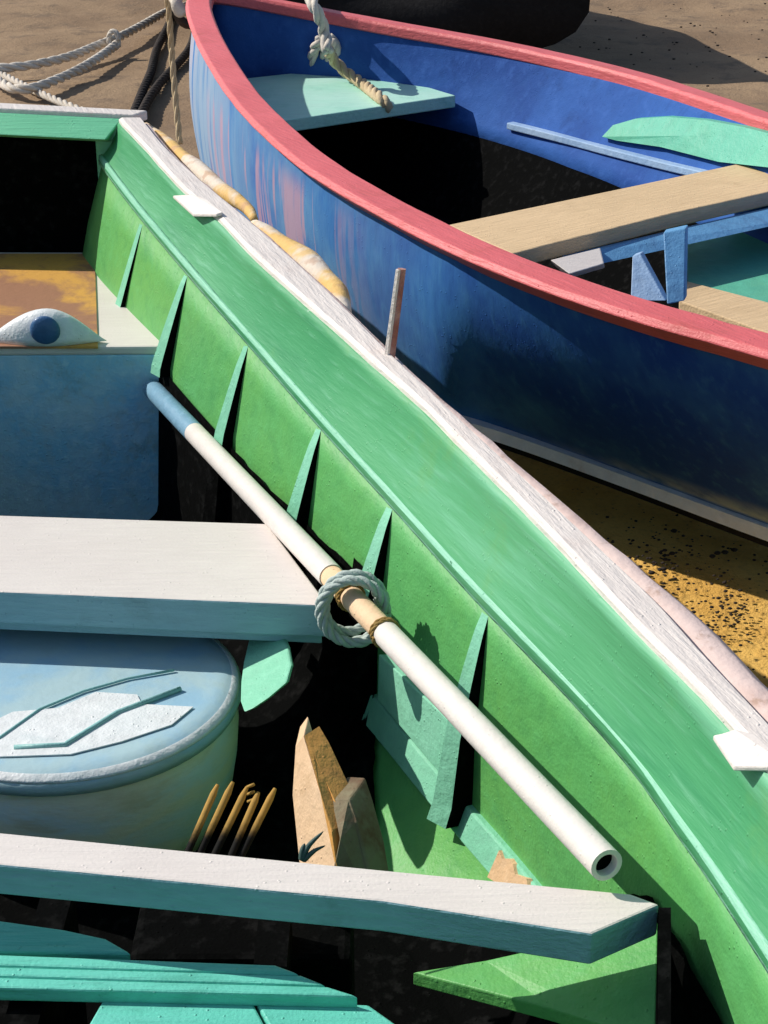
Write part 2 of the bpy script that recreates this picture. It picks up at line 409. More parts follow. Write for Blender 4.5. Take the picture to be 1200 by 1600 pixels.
# the boat carries on towards its near end, outside the frame
def ext(line, dx):
    a = line[-1]
    return line + [V((a.x + .05, a.y - .25, a.z)), V((.56 + dx, .75, a.z + .005)), V((.50 + dx, .2, a.z + .02)), V((.22 + dx, -.45, a.z + .06)), V((-.30 + dx, -1.0, a.z + .12)), V((-.62, -1.25 , a.z + .15))]
def smooth_y(line):
    c = catmull(line, 8); c.sort(key=lambda p: -p.y); return c
RI = smooth_y(ext(rail_in, -.05)); RO = smooth_y(ext(rail_out, 0)); SL = smooth_y(ext(s_line, -.09))
Y_END = 4.10
YS = [Y_END - i * (Y_END + 1.2) / 110 for i in range(111)]
def lean(y): return .07 + .24 * max(0, min(1, (y - 2.0) / 1.9))
def hull_pt(y, f):                    # inner skin under the stringer, f 0 (top) .. 1 (bilge)
    s = interp(SL, y); L = lean(y)
    z0, z1 = s.z - .012, .22 - .12 * max(0, min(1, (y - 2.6) / .5))
    def xo(z): d = z0 - z; return s.x + .008 - L * (d if d < .2 else .2 + (d - .2) * .25)
    if f <= .7:
        z = z0 + (z1 - z0) * f / .7; return V((xo(z), y, z))
    k = (f - .7) / .3
    return V((xo(z1) - (.16 if y < 2.5 else .16 - .14 * min(1, (y - 2.5) / .5)) * k ** 1.3 - .02 * k, y, z1 - (z1 - .07) * math.sin(k * math.pi / 2)))
FS = [0, .08, .16, .25, .35, .45, .55, .65, .7, .75, .8, .85, .9, .95, 1]
def left_x(y):                         # port side mirrors loosely, outside the frame
    t = (Y_END - y) / 5.3
    return -1.52 - .16 * math.sin(min(1, t * 1.15) * math.pi * .75) + (max(0, t - .62) / .38) ** 2 * .98
def mirror(p, y, ref):                 # offset from the starboard rail reproduced on port
    return V((left_x(y) + (ref.x - p.x), y, p.z))

hullR = [[hull_pt(y, f) for f in FS] for y in YS]
hullL = [[mirror(hull_pt(y, f), y, interp(RI, y)) for f in FS] for y in YS]
obj('side_planking', loft(hullR), M['hullgreen'], GB, smooth=True, solid=.012)
obj('side_planking', loft(hullL), M['hullgreen'], GB, smooth=True, solid=.012)
# upper strake: the broad mint band between rail and stringer, gently hollow
def band(side):
    rows = []
    for y in YS:
        a, b = interp(RI, y), interp(SL, y); r = []
        for k in range(9):
            t = k / 8; p = a.lerp(b, t); p = V((p.x + .012 * math.sin(t * math.pi), y, a.z - .004 + (b.z - a.z + .004) * t))
            r.append(p if side > 0 else mirror(p, y, a))
        rows.append(r)
    return loft(rows)
obj('upper_strake', band(1), M['band'], GB, smooth=True, solid=.014)
obj('upper_strake', band(-1), M['band'], GB, smooth=True, solid=.014)
# stringer: pale rounded strip along the foot of the strake
def strip(line_fn, w, h, side=1):
    rows = []
    for y in YS:
        p = line_fn(y); q = interp(RI, y)
        sec = [V((p.x + .006, y, p.z + h * 1.0)), V((p.x - w * .4, y, p.z + h * .85)), V((p.x - w, y, p.z + h * .2)), V((p.x - w * .95, y, p.z - h * .25)), V((p.x + .006, y, p.z - h * .35))]
        rows.append([s if side > 0 else mirror(s, y, q) for s in sec])
    return loft(rows, closed=True, cap=True)
obj('stringer', strip(lambda y: interp(SL, y), .004, .020), M['stripe'], GB, smooth=True)
obj('stringer', strip(lambda y: interp(SL, y), .014, .026, -1), M['stripe'], GB, smooth=True)
# white rail cap
def cap(side):
    rows = []
    for y in YS:
        a, b = interp(RI, y), interp(RO, y); wob = .002 * mnoise.noise(V((y * 9, 0, 0)))
        sec = [V((a.x - .004 + wob, y, a.z - .016)), V((a.x - .004 + wob, y, a.z + .004)), V((a.x + .004, y, a.z + .009)), V((b.x - .006, y, a.z + .009)), V((b.x + wob, y, a.z + .002)), V((b.x, y, a.z - .018))]
        rows.append([s if side > 0 else mirror(s, y, a) for s in sec])
    return loft(rows, closed=True, cap=True)
obj('rail', cap(1), M['railwhite'], GB)
obj('rail', cap(-1), M['railwhite'], GB)
# worn rubbing strake outside the rail, ragged edge
def rubbing(side):
    rows = []
    for y in YS:
        a, b = interp(RI, y), interp(RO, y)
        t = max(0, min(1, (2.55 - y) / .9))
        wd = .015 + .040 * t + .006 * mnoise.noise(V((y * 7, 3, 0))) + .004 * mnoise.noise(V((y * 23, 1, 0)))
        sec = [V((b.x - .004, y, a.z - .006)), V((b.x + wd * .75, y, a.z - .004 + .003 * mnoise.noise(V((y * 17, 9, 0))))), V((b.x + wd, y, a.z - .012)), V((b.x + wd * .9, y, a.z - .05)), V((b.x - .004, y, a.z - .055))]
        rows.append([s if side > 0 else mirror(s, y, a) for s in sec])
    return loft(rows, closed=True, cap=True)
obj('rubbing_strake', rubbing(1), M['rub'], GB, smooth=True)
obj('rubbing_strake', rubbing(-1), M['rub'], GB, smooth=True)
# outer planking below the rubbing strake
def outer(side):
    rows = []
    for y in YS:
        b = interp(RO, y); a = interp(RI, y); r = []
        for k in range(9):
            t = k / 8; r.append(V((b.x + .006 - (.06 * t + .10 * t * t + (.14 * (t - .8) / .2 if t > .8 else 0)) * (1 if y < 2.2 else max(.25, 1 - (y - 2.2) * 1.5)), y, (b.z - .03) * (1 - t) + .03 * t)))
        rows.append([s if side > 0 else mirror(s, y, a) for s in r])
    return loft(rows)
obj('outer_planking', outer(1), M['hullgreen'], GB, smooth=True, solid=.012)
obj('outer_planking', outer(-1), M['hullgreen'], GB, smooth=True, solid=.012)
# bilge, painted black for the shadow inside the hull
bil = []
for y in YS:
    r = hull_pt(y, 1); l = mirror(r, y, interp(RI, y)); r = r + V((.02, 0, .004)); l = l + V((-.02, 0, .004))
    if l.x > r.x: l = r.copy()
    bil.append([r.lerp(l, k / 6) for k in range(7)])
obj('bilge', loft(bil), M['tar_shade'], GB, solid=.02)

def shade_sheet(y0, y1, n, edge):           # black sheet just proud of the lower planking, painting in its shade
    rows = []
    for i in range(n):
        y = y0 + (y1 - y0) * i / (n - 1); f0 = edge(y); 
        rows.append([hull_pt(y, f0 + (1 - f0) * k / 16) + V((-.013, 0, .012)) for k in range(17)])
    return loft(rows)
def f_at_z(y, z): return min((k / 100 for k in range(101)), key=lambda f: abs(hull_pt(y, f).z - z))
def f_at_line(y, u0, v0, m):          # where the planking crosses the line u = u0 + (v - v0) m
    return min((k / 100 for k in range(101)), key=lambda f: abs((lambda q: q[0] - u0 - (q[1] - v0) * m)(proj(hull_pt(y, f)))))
def near_edge(y):                     # ragged edge of the painted shade: high aft of the frame, low along the side, high again under the near bench
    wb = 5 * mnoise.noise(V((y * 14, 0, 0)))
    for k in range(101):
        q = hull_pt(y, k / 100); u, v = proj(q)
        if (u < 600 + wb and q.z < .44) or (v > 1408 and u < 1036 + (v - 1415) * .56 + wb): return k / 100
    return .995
obj('planking_shade', shade_sheet(4.0, 2.48, 60, lambda y: f_at_z(y, .42 + .06 * max(0, y - 3.0) + .006 * mnoise.noise(V((y * 9, 0, 0))))), M['tar_shade'], GB, smooth=True)
obj('planking_shade', shade_sheet(2.50, 1.10, 90, near_edge), M['tar_shade'], GB, smooth=True)
obj('dark_block', box(-.32, -.04, 1.66, 1.80, .085, .31), M['tar_shade'], GB, bevel=.01)  # added black block that keeps the gap under the near bench dark
# ribs: knees that grow deeper towards the bilge
RIB_PX = [(222, 345), (291, 428), (386, 534), (492, 652), (614, 788), (753, 943)]
def rib_mesh(y, side=1, wid=.036, deep=.062, fmax=.72):
    rows = []
    for k in range(13):
        f = fmax * k / 12
        p = hull_pt(y, f); g = (k / 12) ** .75; dpt = deep * g + .006; w_ = wid * (.55 + .45 * g)
        H = V((.33, -.94, 0)); I = V((-.94, -.33, 0))
        q = [p - H * w_ * .5 - I * .014, p - H * w_ * .5 + I * dpt, p + H * w_ * .5 + I * (dpt * .68 + .001), p + H * w_ * .5 - I * .014]
        rows.append([s if side > 0 else mirror(s, y, interp(RI, y)) for s in q])
    return loft(rows, closed=True, cap=True)
for i, (u, v) in enumerate(RIB_PX):
    best = min((q for q in SL if (q - CAM).dot(FWD) > .3), key=lambda q: (proj(q)[0] - u) ** 2 + (proj(q)[1] - v) ** 2)
    yv = best.y
    for sd_ in (1, -1):
        o = obj('rib', rib_mesh(yv, sd_, .036 if i < 5 else .034, .022 if i == 0 else .034 if i == 1 else .066 if i < 5 else .052, (.40, .27, .72, .72, .72, .72)[i]), [M['ribmint'], M['tar_shade']], GB)
        for p in o.data.polygons:      # the flank towards the near end is painted black as its shade
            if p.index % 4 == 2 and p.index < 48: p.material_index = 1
            elif 1 < i < 5 and p.index // 4 >= (5, 6, 5)[i - 2]: p.material_index = 1      # foot painted black as if in shadow

# riser: lower mint stringer with a worn patch of bare wood
def riser():
    rows = []
    for i in range(40):
        y = 2.42 - i * 1.1 / 39; p = hull_pt(y, .66); q = hull_pt(y, .74)
        rows.append([p + V((.008, 0, 0)), p + V((-.018, 0, 0)), q + V((-.020, 0, 0)), q + V((.008, 0, 0))])
    return loft(rows, closed=True, cap=True)
ri = obj('riser', riser(), M['ribmint'], GB, bevel=.003)
def wornwood():
    rows = []
    for i in range(8):
        y = 1.985 - i * .085 / 7; p = hull_pt(y, .655); q = hull_pt(y, .745)
        a, b = p + V((-.0215, 0, .001)), q + V((-.0235, 0, 0)); m0 = .12 + .1 * math.sin(i * 1.9); m1 = .95 - .06 * i
        rows.append([a.lerp(b, m0), a.lerp(b, max(m0 + .1, m1)), a.lerp(b, max(m0 + .1, m1)) + V((.008, 0, 0)), a.lerp(b, m0) + V((.008, 0, 0))])
    return loft(rows, closed=True, cap=True)
obj('bare_patch', wornwood(), M['peach'], ri)
# quarter panel between riser and rib
def quarter():
    pts = [(hull_pt(2.36, .45)), (hull_pt(2.13, .40)), (hull_pt(2.11, .62)), (hull_pt(2.36, .62))]
    return prism([p + V((-.030, 0, 0)) for p in pts], V((.03, 0, 0)))
obj('filler_panel', quarter(), M['ribmint'], GB, bevel=.002)

# transom with a recessed panel, painted black for the shade on it
TX0, TX1 = -1.54, -.625
def tz(x): return .84 + .03 * (TX1 - x) / .9
def ty(x): return 4.12 + .07 * (TX1 - x) / .9
tr = join(
    prism([V((TX0, ty(TX0), tz(TX0))), V((-.640, ty(-.640), tz(-.640))), V((-.672, ty(-.655) - .075, tz(-.655) - .036)), V((TX0, ty(TX0) - .075, tz(TX0) - .040))], V((0, .075, -.022))),
    prism([V((-.712, 4.128, .795)), V((-.60, 4.118, .80)), V((-.66, 4.118, .30)), V((-.712, 4.128, .30))], V((0, .05, 0))))
trm = obj('transom', tr, M['trim_mint'], GB, bevel=.004)
obj('transom_panel', prism([V((TX0 + .02, 4.165, .83)), V((-.66, 4.165, .81)), V((-.66, 4.165, .10)), V((TX0 + .02, 4.165, .10))], V((0, .025, 0))), M['tar_shade'], trm)
def tcap():
    pts = [V((TX0 - .01, ty(TX0) + .005, tz(TX0) + .010)), V((-.612, ty(TX1) + .003, tz(TX1) + .010)), V((-.585, ty(TX1) + .055, tz(TX1) + .010)), V((TX0 - .01, ty(TX0) + .075, tz(TX0) + .010))]
    return prism(pts, .024)
obj('transom_cap', tcap(), M['railwhite'], GB, bevel=.004)

# stern seat (box) with hatch
ZS = .50
seat = obj('stern_seat', prism([P(-420, 393, ZS), P(158, 394, ZS), P(258, 541, ZS), P(-420, 545, ZS)], .020), M['white'], GB, bevel=.005)
f0, f1 = P(-420, 545, ZS), P(250, 543, ZS)
obj('seat_front', prism([f0 + V((0, .008, -.020)), f1 + V((-.002, .008, -.020)), f1 + V((-.016, .008, -.42)), f0 + V((0, .008, -.42))], V((0, .02, 0))), M['seatblue'], seat, bevel=.003)
obj('hatch', prism([P(-420, 396, ZS + .004), P(148, 396, ZS + .004), P(153, 541, ZS + .004), P(-420, 541, ZS + .004)], .006), M['hatch'], seat, bevel=.001)

# thwarts
ZT = .443
T1 = [P(-560, 787, ZT), P(418, 818, ZT), P(514, 946, ZT), P(-560, 902, ZT)]
def plank(name, top, th):           # plank with its top face painted white, edges and underside teal grey, with their shade painted in
    o = obj(name, prism(top, th), [M['edgeshade'], M['white']], GB, bevel=.003)
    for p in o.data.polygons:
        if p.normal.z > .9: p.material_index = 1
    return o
t1 = plank('thwart', T1, .058)
obj('thwart_beam', prism([T1[3] + V((0, .018, -.058)), T1[2] + V((-.012, .018, -.058)), T1[1] + V((-.01, -.02, -.058)), T1[0] + V((0, -.02, -.058))], .022), M['edgeshade'], t1, bevel=.003)
ZT2 = .50
T2 = [P(-700, 1232, ZT2), P(600, 1359, ZT2), P(985, 1396, ZT2), P(1031, 1413, ZT2), P(925, 1459, ZT2), P(600, 1408, ZT2), P(-700, 1284, ZT2)]
t2 = plank('thwart', T2, .044)
# black plate added to shade the planking, and sloping board, under the near thwart's end
obj('bilge_plank', prism([P(1028, 1440, .425), P(1024, 1625, .392), P(860, 1575, .36), P(645, 1519, .33), P(760, 1500, .35)], .02), M['hullgreen'], GB, bevel=.002)
obj('shade_plate', prism([PD(1029, 1444, 1.93), PD(1029, 1418, 1.88), PD(1027, 1640, 1.72), PD(1027, 1640, 1.86)], V((.014, 0, 0))), M['tar_shade'], GB)
# knees carrying the far thwart
# turquoise bottom boards
def bboard(px, z, th=.02):
    return prism([P(u, v, z) for u, v in px], th)
def bb(px, z): return obj('bottom_board', bboard(px, z), M['floor_turq'], GB, bevel=.003)
bb([(-400, 1405), (0, 1438), (100, 1452), (165, 1466), (205, 1489), (-400, 1480)], .385)
bb([(-400, 1484), (0, 1491), (430, 1507), (468, 1521), (-400, 1497)], .394)
bb([(-400, 1499), (470, 1523), (510, 1539), (-400, 1513)], .392)
bb([(-400, 1515), (512, 1541), (560, 1556), (-400, 1534)], .390)
bb([(160, 1563), (395, 1566), (440, 1650), (110, 1650)], .372)
bb([(400, 1566), (575, 1569), (690, 1650), (446, 1650)], .372)
for (u, v) in ((60, 1500), (420, 1530)):
    a = P(u, v, .36)
    obj('bottom_bearer', box(a.x - .02, a.x + .02, a.y - .14, a.y + .14, .085, .36), M['tar_shade'], GB)

# oarlock pads on the rail (white blocks let into the strake top)
def pad(px, z, th=.007): return prism([P(u, v, z + dz) for u, v, dz in px], th)
obj('oarlock_pad', pad([(270, 305, -.012), (300, 303, .010), (325, 312, .012), (348, 331, .012), (338, 334, .008), (302, 334, -.012)], zr(315)), M['white'], GB, bevel=.002)
obj('oarlock_pad', pad([(1114, 1148, -.010), (1150, 1142, .008), (1180, 1146, .012), (1235, 1196, .012), (1200, 1197, .006), (1147, 1197, -.010)], zr(1165)), M['white'], GB, bevel=.002)

# foam pads jammed along the outside of the rail
def along(px, dz): return catmull([P(u, v, zr(v) + dz) for u, v in px], 6)
def strip_lump(px, w, seed, dz=-.02): return lump(along(px, dz), lambda s: w * (.5 + .5 * math.sin(math.pi * min(1, max(0, s * .94 + .04)))), seed, amp=.22, fr_=9)
obj('foam_fender', strip_lump([(228, 198), (262, 226), (305, 262), (345, 296), (384, 324), (398, 344)], .018, 2, -.03), M['foam'], GB, smooth=True)
obj('foam_fender', strip_lump([(398, 356), (430, 378), (468, 408), (500, 434), (524, 458), (538, 496)], .029, 7, -.03), M['foam'], GB, smooth=True)
# thole pin
a, b = P(609, 566, .752), PD(628, 420, P(609, 566, .752).y * math.cos(PITCH) + (1.7 - .88) * math.sin(PITCH))
pin = obj('thole_pin', tube([a.lerp(b, k / 6) for k in range(7)], lambda s: .0085 - .001 * s, 6), M['stickred'], GB)
pin2 = obj('pin_facing', tube([a.lerp(b, k / 6) + V((-.006, -.004, 0)) for k in range(7)], lambda s: .0055 - .001 * s, 6), M['railwhite'], pin)

# ================================================================== loose things in the green boat
# float on the stern seat
fl = root('fishing_float', tuple(P(72, 541, ZS + .004)), 'white lens-shaped float with a round blue plug on the rusty hatch', 'float')
c0 = P(72, 541, ZS + .0045)
def spindle():
    rows = []
    for i in range(25):
        t = -1 + 2 * i / 24; R = .072 * (math.cos(t * math.pi / 2) ** 1.15) + .0005; x = c0.x + (t * .125 if t > 0 else t * .145)
        rows.append([V((x, c0.y + .035 + .036 * (R / .072) * math.cos(a), c0.z + R * max(0, math.sin(a)))) for a in [2 * math.pi * k / 28 for k in range(28)]])
    return loft(rows, closed=True, cap=True)
obj('float_body', spindle(), M['lidwhite'], fl, smooth=True)
def ball(c, r, sx=1, sy=1, sz=1, n=14):
    rows = []
    for i in range(n + 1):
        th = math.pi * i / n
        rows.append([V((c.x + sx * r * math.sin(th) * math.cos(a) + 0, c.y + sy * r * math.sin(th) * math.sin(a), c.z + sz * r * math.cos(th))) for a in [2 * math.pi * k / (2 * n) for k in range(2 * n)]])
    return loft(rows, closed=True)
obj('float_plug', ball(c0 + V((0, .004, .034)), .0325, 1, .35, 1), M['plugblue'], fl, smooth=True)

# white pole with bare grip and bindings
pa, pb = PD(948, 1352, 1.90), PD(254, 624, 3.56)
AX = (pb - pa).normalized()
PO = root('oar_loom', tuple(pa), 'long white hollow pole with a bare tan grip lying across the green boat', 'pole')
def hollow(a, b, r, t, seg=24, n=2):
    ax = (b - a); pts = [a + ax * k / n for k in range(n + 1)]
    fr = frames(pts); rows = []
    for R, order in ((r, fr), (r - t, fr[::-1])):
        for p, tt, u, v in order: rows.append([p + (u * math.cos(q) + v * math.sin(q)) * R for q in [2 * math.pi * k / seg for k in range(seg)]])
    rows.append(rows[0]); return loft(rows, closed=True)
def at_px(u):                        # point of the pole seen at column u
    lo, hi = 0, 1
    for _ in range(40):
        m = (lo + hi) / 2; p = pa.lerp(pb, m); c = (p - CAM).dot(FWD); x = (p - CAM).x / c * FPX + 600
        if x > u: lo = m
        else: hi = m
    return pa.lerp(pb, lo)
PR = .0200
g0, g1 = at_px(603), at_px(518)
obj('shaft', hollow(pa, g0, PR, .0065), M['pipewhite'], PO, smooth=False, bevel=.001)
obj('shaft', hollow(g1, at_px(303), PR * 1.04, .005), M['pipewhite'], PO, bevel=.001)
g2 = at_px(304)
obj('painted_shade_end', hollow(g2, pb + AX * .085, PR * 1.05, .005), M['pole_shade'], PO, bevel=.001)  # the stern seat's shadow painted on the pole as blue-grey
obj('grip', hollow(g0, g1, PR * .94, .004), M['peach'], PO)
for q in (g0, g0.lerp(g1, .62)):
    pass
    obj('binding', rope([q + (V((0, 0, 1)).cross(AX).normalized() * math.cos(a) + V((0, 0, 1)).cross(AX).normalized().cross(AX) * math.sin(a)) * (PR * 1.04) + AX * (.006 * a / 6.3 - .003) for a in [k * .35 for k in range(37)]], .0035), M['binding'], PO)
for o in list(PO.children):
    if o.name.startswith(('shaft', 'grip', 'painted')):
        for p in o.data.polygons: p.use_smooth = len(p.vertices) == 4
obj('bore_shade', tube([pa + AX * .012, pa + AX * .03], PR - .006, 20), M['tar_shade'], PO)  # black plug painting in the dark of the hollow end
# rope ring on the pole
gc = at_px(555) + V((-.004, 0, -.012))
e1 = V((0, 0, 1)).cross(AX).normalized(); e2 = AX.cross(e1)
nrm = (AX + V((.25, 0, 0))).normalized()
e1 = nrm.cross(V((0, 0, 1))).normalized(); e2 = nrm.cross(e1)
GR = root('rope_ring', tuple(gc - V((0, 0, .06))), 'grey green rope ring of loose coils looped round the white pole', 'rope')
for k, (rr_, off, tl) in enumerate(((.051, 0, 0), (.043, .013, .6), (.049, -.013, -.55))):
    pts = []
    for i in range(49):
        a = 2 * math.pi * i / 48
        pts.append(gc + e1 * (rr_ * math.cos(a)) + e2 * (rr_ * 1.12 * math.sin(a)) + nrm * (off + tl * .02 * math.sin(a + k)))
    obj('rope_coil', rope(pts, .0085, pitch=.06), M['rope_grey'], GR, smooth=True)

# tub
tc = P(108, 1060, .335); TR = .262
TB = root('lidded_tub', (tc.x, tc.y, .08), 'round pale blue tub with a white lid between the two benches', 'tub')
def lathe(c, prof, seg=64):
    return loft([[V((c.x + r * math.cos(a), c.y + r * math.sin(a), z)) for a in [2 * math.pi * k / seg for k in range(seg)]] for r, z in prof], closed=True, cap=True)
obj('tub_body', lathe(tc, [(.20, .078), (.235, .09), (.252, .14), (.262, .20), (.266, .25), (.262, .285), (.255, .30), (.22, .302)]), M['tub'], TB, smooth=True)
lid = obj('lid', lathe(tc, [(.255, .290), (.270, .296), (.274, .308), (.270, .318), (.260, .326), (.245, .330), (.233, .3305), (.226, .330), (.20, .330), (.12, .3305), (.0005, .331)]), M['lid'], TB, smooth=True)
obj('lid_band', loft([[V((tc.x + r * math.cos(a), tc.y + r * math.sin(a), z)) for a in [2 * math.pi * k / 96 for k in range(96)]] for r, z in [(.2575, .3275), (.2610, .3265), (.2670, .3215), (.2705, .3180), (.2675, .3175), (.2585, .3240), (.2575, .3275)]], closed=True), M['lidwhite'], lid, smooth=True)
def disc_patch():
    pts = [P(u, v, .3332) for u, v in ((-60, 1150), (20, 1112), (90, 1106), (150, 1081), (214, 1085), (222, 1100), (302, 1104), (268, 1132), (190, 1158), (110, 1178), (-60, 1184))]
    c = sum(pts, V()) / len(pts); return prism(pts, .002)
obj('lid_highlight', disc_patch(), M['lidwhite'], lid)  # white patch painting in the sky's highlight on the lid
def bar(px, w=.008): return tube([P(u, v, .3340) for u, v in px], w, 8)
obj('lid_moulding', bar([(22, 1168), (102, 1164), (104, 1162), (182, 1114), (186, 1112), (282, 1076)], .0042), M['lidbar'], lid, smooth=True)
obj('lid_moulding', bar([(-40, 1172), (0, 1152), (62, 1108), (130, 1080), (200, 1060), (272, 1047)], .0022), M['lidbar'], lid, smooth=True)

# paddle blade under the far bench
PB = root('paddle', tuple(P(420, 1100, .2)), 'mint green rounded paddle blade poking out from beneath the far white bench', 'paddle')
pd = 2.42
p0, p1, p2 = PD(388, 984, 2.80), PD(440, 984, 2.74), PD(405, 1110, 2.54); pn = (p1 - p0).cross(p2 - p0)
def on_plane(u, v): r = ray(u, v); return CAM + r * ((p0 - CAM).dot(pn) / r.dot(pn))
blade = [on_plane(u, v) for u, v in ((392, 984), (438, 984), (450, 1012), (455, 1040), (448, 1066), (420, 1090), (395, 1107), (381, 1113), (375, 1096), (376, 1065), (380, 1035))]
obj('blade', prism(blade, V((.004, .012, -.006))), M['ribmint'], PB, bevel=.003)
obj('paddle_shaft', tube([PD(414, 990, 2.77), PD(418, 972, 3.0)], .012, 10), M['ribmint'], PB)

# broken timber wedge in the bilge
WG = root('timber_wedge', tuple(PD(520, 1428, 2.10)), 'pointed chunk of pale and orange wood standing in the dark bilge', 'wood')
wd = 2.08
def wp(u, v, d=0): return PD(u, v, wd + d)
lf = [wp(462, 1166, .13), wp(474, 1150, .11), wp(496, 1225, .06), wp(520, 1300, .02), wp(534, 1400, 0), wp(476, 1430, .10), wp(457, 1245, .13)]
obj('pale_face', prism(lf, V((.004, .05, 0))), M['peach'], WG, bevel=.002)
of = [wp(474, 1149, .108), wp(490, 1178, .09), wp(522, 1248, .05), wp(545, 1312, .02), wp(560, 1400, 0), wp(531, 1400, -.004), wp(518, 1300, .015), wp(495, 1224, .055)]
obj('orange_face', prism(of, V((.02, .03, -.002))), M['orange'], WG, bevel=.002)
bf = [wp(516, 1247, .055), wp(546, 1249, .04), wp(558, 1285, .03), wp(576, 1352, .02), wp(588, 1425, .01), wp(505, 1425, .005), wp(530, 1312, .01)]
obj('mossy_base', prism(bf, V((.02, .05, 0))), M['brownwood'], WG, bevel=.003)
# weed tuft at its foot
def blade_leaf(pts, w):
    rows = []
    for i, p in enumerate(pts):
        k = i / (len(pts) - 1); h = w * (1 - k) ** .6 * (.6 + .8 * k) + .0004
        rows.append([p + V((-h, 0, h * .4)), p + V((0, -h * .5, 0)), p + V((h, 0, -h * .4)), p + V((0, h * .5, 0))])
    return loft(rows, closed=True, cap=True)
wt = join(*[blade_leaf(catmull([PD(u, v, 2.025) for u, v in pp], 5), .0042) for pp in ([(472, 1345), (482, 1322), (505, 1299)], [(474, 1346), (490, 1330), (508, 1321)], [(470, 1344), (472, 1330), (476, 1318)])])
tag(obj('weed_tuft', wt, M['weed'], smooth=True), 'small tuft of grey green weed blades against the pale wood chunk', 'weed')
# five thin stakes beside the tub
SK = [((340, 1226), (318, 1276), (312, 1330)), ((364, 1222), (338, 1278), (330, 1335)), ((386, 1230), (361, 1282), (352, 1340)), ((404, 1238), (385, 1282), (372, 1340)), ((430, 1232), (404, 1284), (390, 1345))]
SKL = ['ochre stake tip closest to the round tub, first in the row', 'dull olive stake tip second from the round tub', 'orange stake with a split notched tip, middle of the row', 'shortest orange stake tip, between the notched one and the outermost', 'ochre stake tip farthest from the tub, nearest the pale wood chunk']
for i, pp in enumerate(SK):
    a, b = PD(pp[0][0], pp[0][1], 2.27), PD(pp[1][0], pp[1][1], 2.25); path = [a, a.lerp(b, .5), b, a.lerp(b, 3.6)]
    vf = tube(catmull(path, 5), lambda s: .0050 * (1 - .5 * max(0, 1 - s * 5)), 8)
    if i == 2:
        t0 = path[0]; vf = join(vf, *[tube([t0 + V((0, 0, -.012 * k)), t0 + V((.010, -.002, -.012 * k + .006))], .0022, 6) for k in range(3)])
    o = tag(obj('bamboo_stake', vf, M['stake'], smooth=True), SKL[i], 'stake', 'stakes in the bilge beside the tub')

# ================================================================== BLUE BOAT
BB = root('wooden_boat', (.35, 4.4, .05), 'blue wooden boat with a pink rim on the sand behind the green boat', 'boat')
def zg(v): return .70 + .135 * (max(0, 520 - v) / 535) ** 2
GN = [(312, -14), (306, 10), (318, 50), (343, 98), (382, 155), (440, 214), (505, 266), (600, 322), (720, 383), (850, 436), (1000, 486), (1200, 542)]     # outer edge of the near rim
near = [P(u, v, zg(v)) for u, v in GN]
near = near + [near[-1] + V((.22, -.24, 0)), near[-1] + V((.55, -.45, .01)), V((1.55, 2.25, .72))]
FN = [(330, -14, .835), (400, -3, .81), (500, 16, .775), (600, 35, .745), (800, 72, .715), (1000, 119, .70), (1200, 184, .70)]
far = [P(*q) for q in FN]
far = far + [far[-1] + V((.22, -.55, 0)), far[-1] + V((.38, -1.1, .01)), V((1.62, 3.2, .72))]
NS = 72
def resample(line, n):
    c = catmull(line, 14); L = [0]
    for a, b in zip(c, c[1:]): L.append(L[-1] + (b - a).length)
    out = []; j = 0
    for i in range(n + 1):
        s = L[-1] * i / n
        while j < len(L) - 2 and L[j + 1] < s: j += 1
        out.append(c[j].lerp(c[j + 1], (s - L[j]) / max(1e-9, L[j + 1] - L[j])))
    return out
def base_of(g, i, line):              # foot of the hull plank below each rim point
    t = i / NS
    a, b = line[max(0, i - 1)], line[min(NS, i + 1)]
    d = (b - a); nn = V((-d.y, d.x, 0)).normalized()
    ctr = V((.45, 4.35, 0))
    if (ctr - g).dot(nn) < 0: nn = -nn
    fl = .05 + .40 * min(1, t / .42) ** .9
    return V((g.x, g.y, 0)) + nn * fl
NR = resample(near, NS); FR = resample(far, NS)
# chine lines: near one follows the white strip seen along the sand
WPX = [(700, 648), (760, 668), (850, 698), (1000, 752), (1200, 826)]
wn = [V((-.66, 6.38, .15)), V((-.60, 5.80, .19)), V((-.43, 5.05, .235)), V((-.17, 4.25, .25))] + [P(u, v, z) for (u, v), z in zip(WPX, (.245, .215, .18, .14, .12))] 
wn = wn + [wn[-1] + V((.25, -.24, 0)), wn[-1] + V((.55, -.42, .0)), V((1.60, 2.6, .14))]
NW = resample(wn, NS)
FW = [base_of(FR[i], i, FR) + V((0, 0, .13)) for i in range(NS + 1)]
FW[0] = NW[0].copy()
def side(R, W, bulge, inn=0, fs=14):
    rows = []
    for i in range(NS + 1):
        g, b = R[i], W[i]; out = V((g.x - b.x, g.y - b.y, 0)); out = out.normalized() if out.length > 1e-4 else V((-1, 0, 0))
        r = []
        for k in range(fs + 1):
            t = k / fs; p = g.lerp(b, t) + out * (bulge * math.sin(t * math.pi) - inn) 
            p.z = g.z + (b.z - g.z) * t - (.0 if not inn else 0)
            r.append(p)
        rows.append(r)
    return rows
obj('hull_side', loft(side(NR, NW, .045)), M['bluehull'], BB, smooth=True, solid=.008)
obj('hull_side', loft(side(FR, FW, .045)), M['bluehull'], BB, smooth=True, solid=.008)
for R, W in ((NR, NW), (FR, FW)):
    rr = side(R, W, .045, .032)
    obj('inner_planking', loft([r[:8] for r in rr]), M['blue_in'], BB, smooth=True, solid=.008)
    obj('lower_planking', loft([r[7:] for r in rr]), M['tar_shade'], BB, smooth=True, solid=.008)
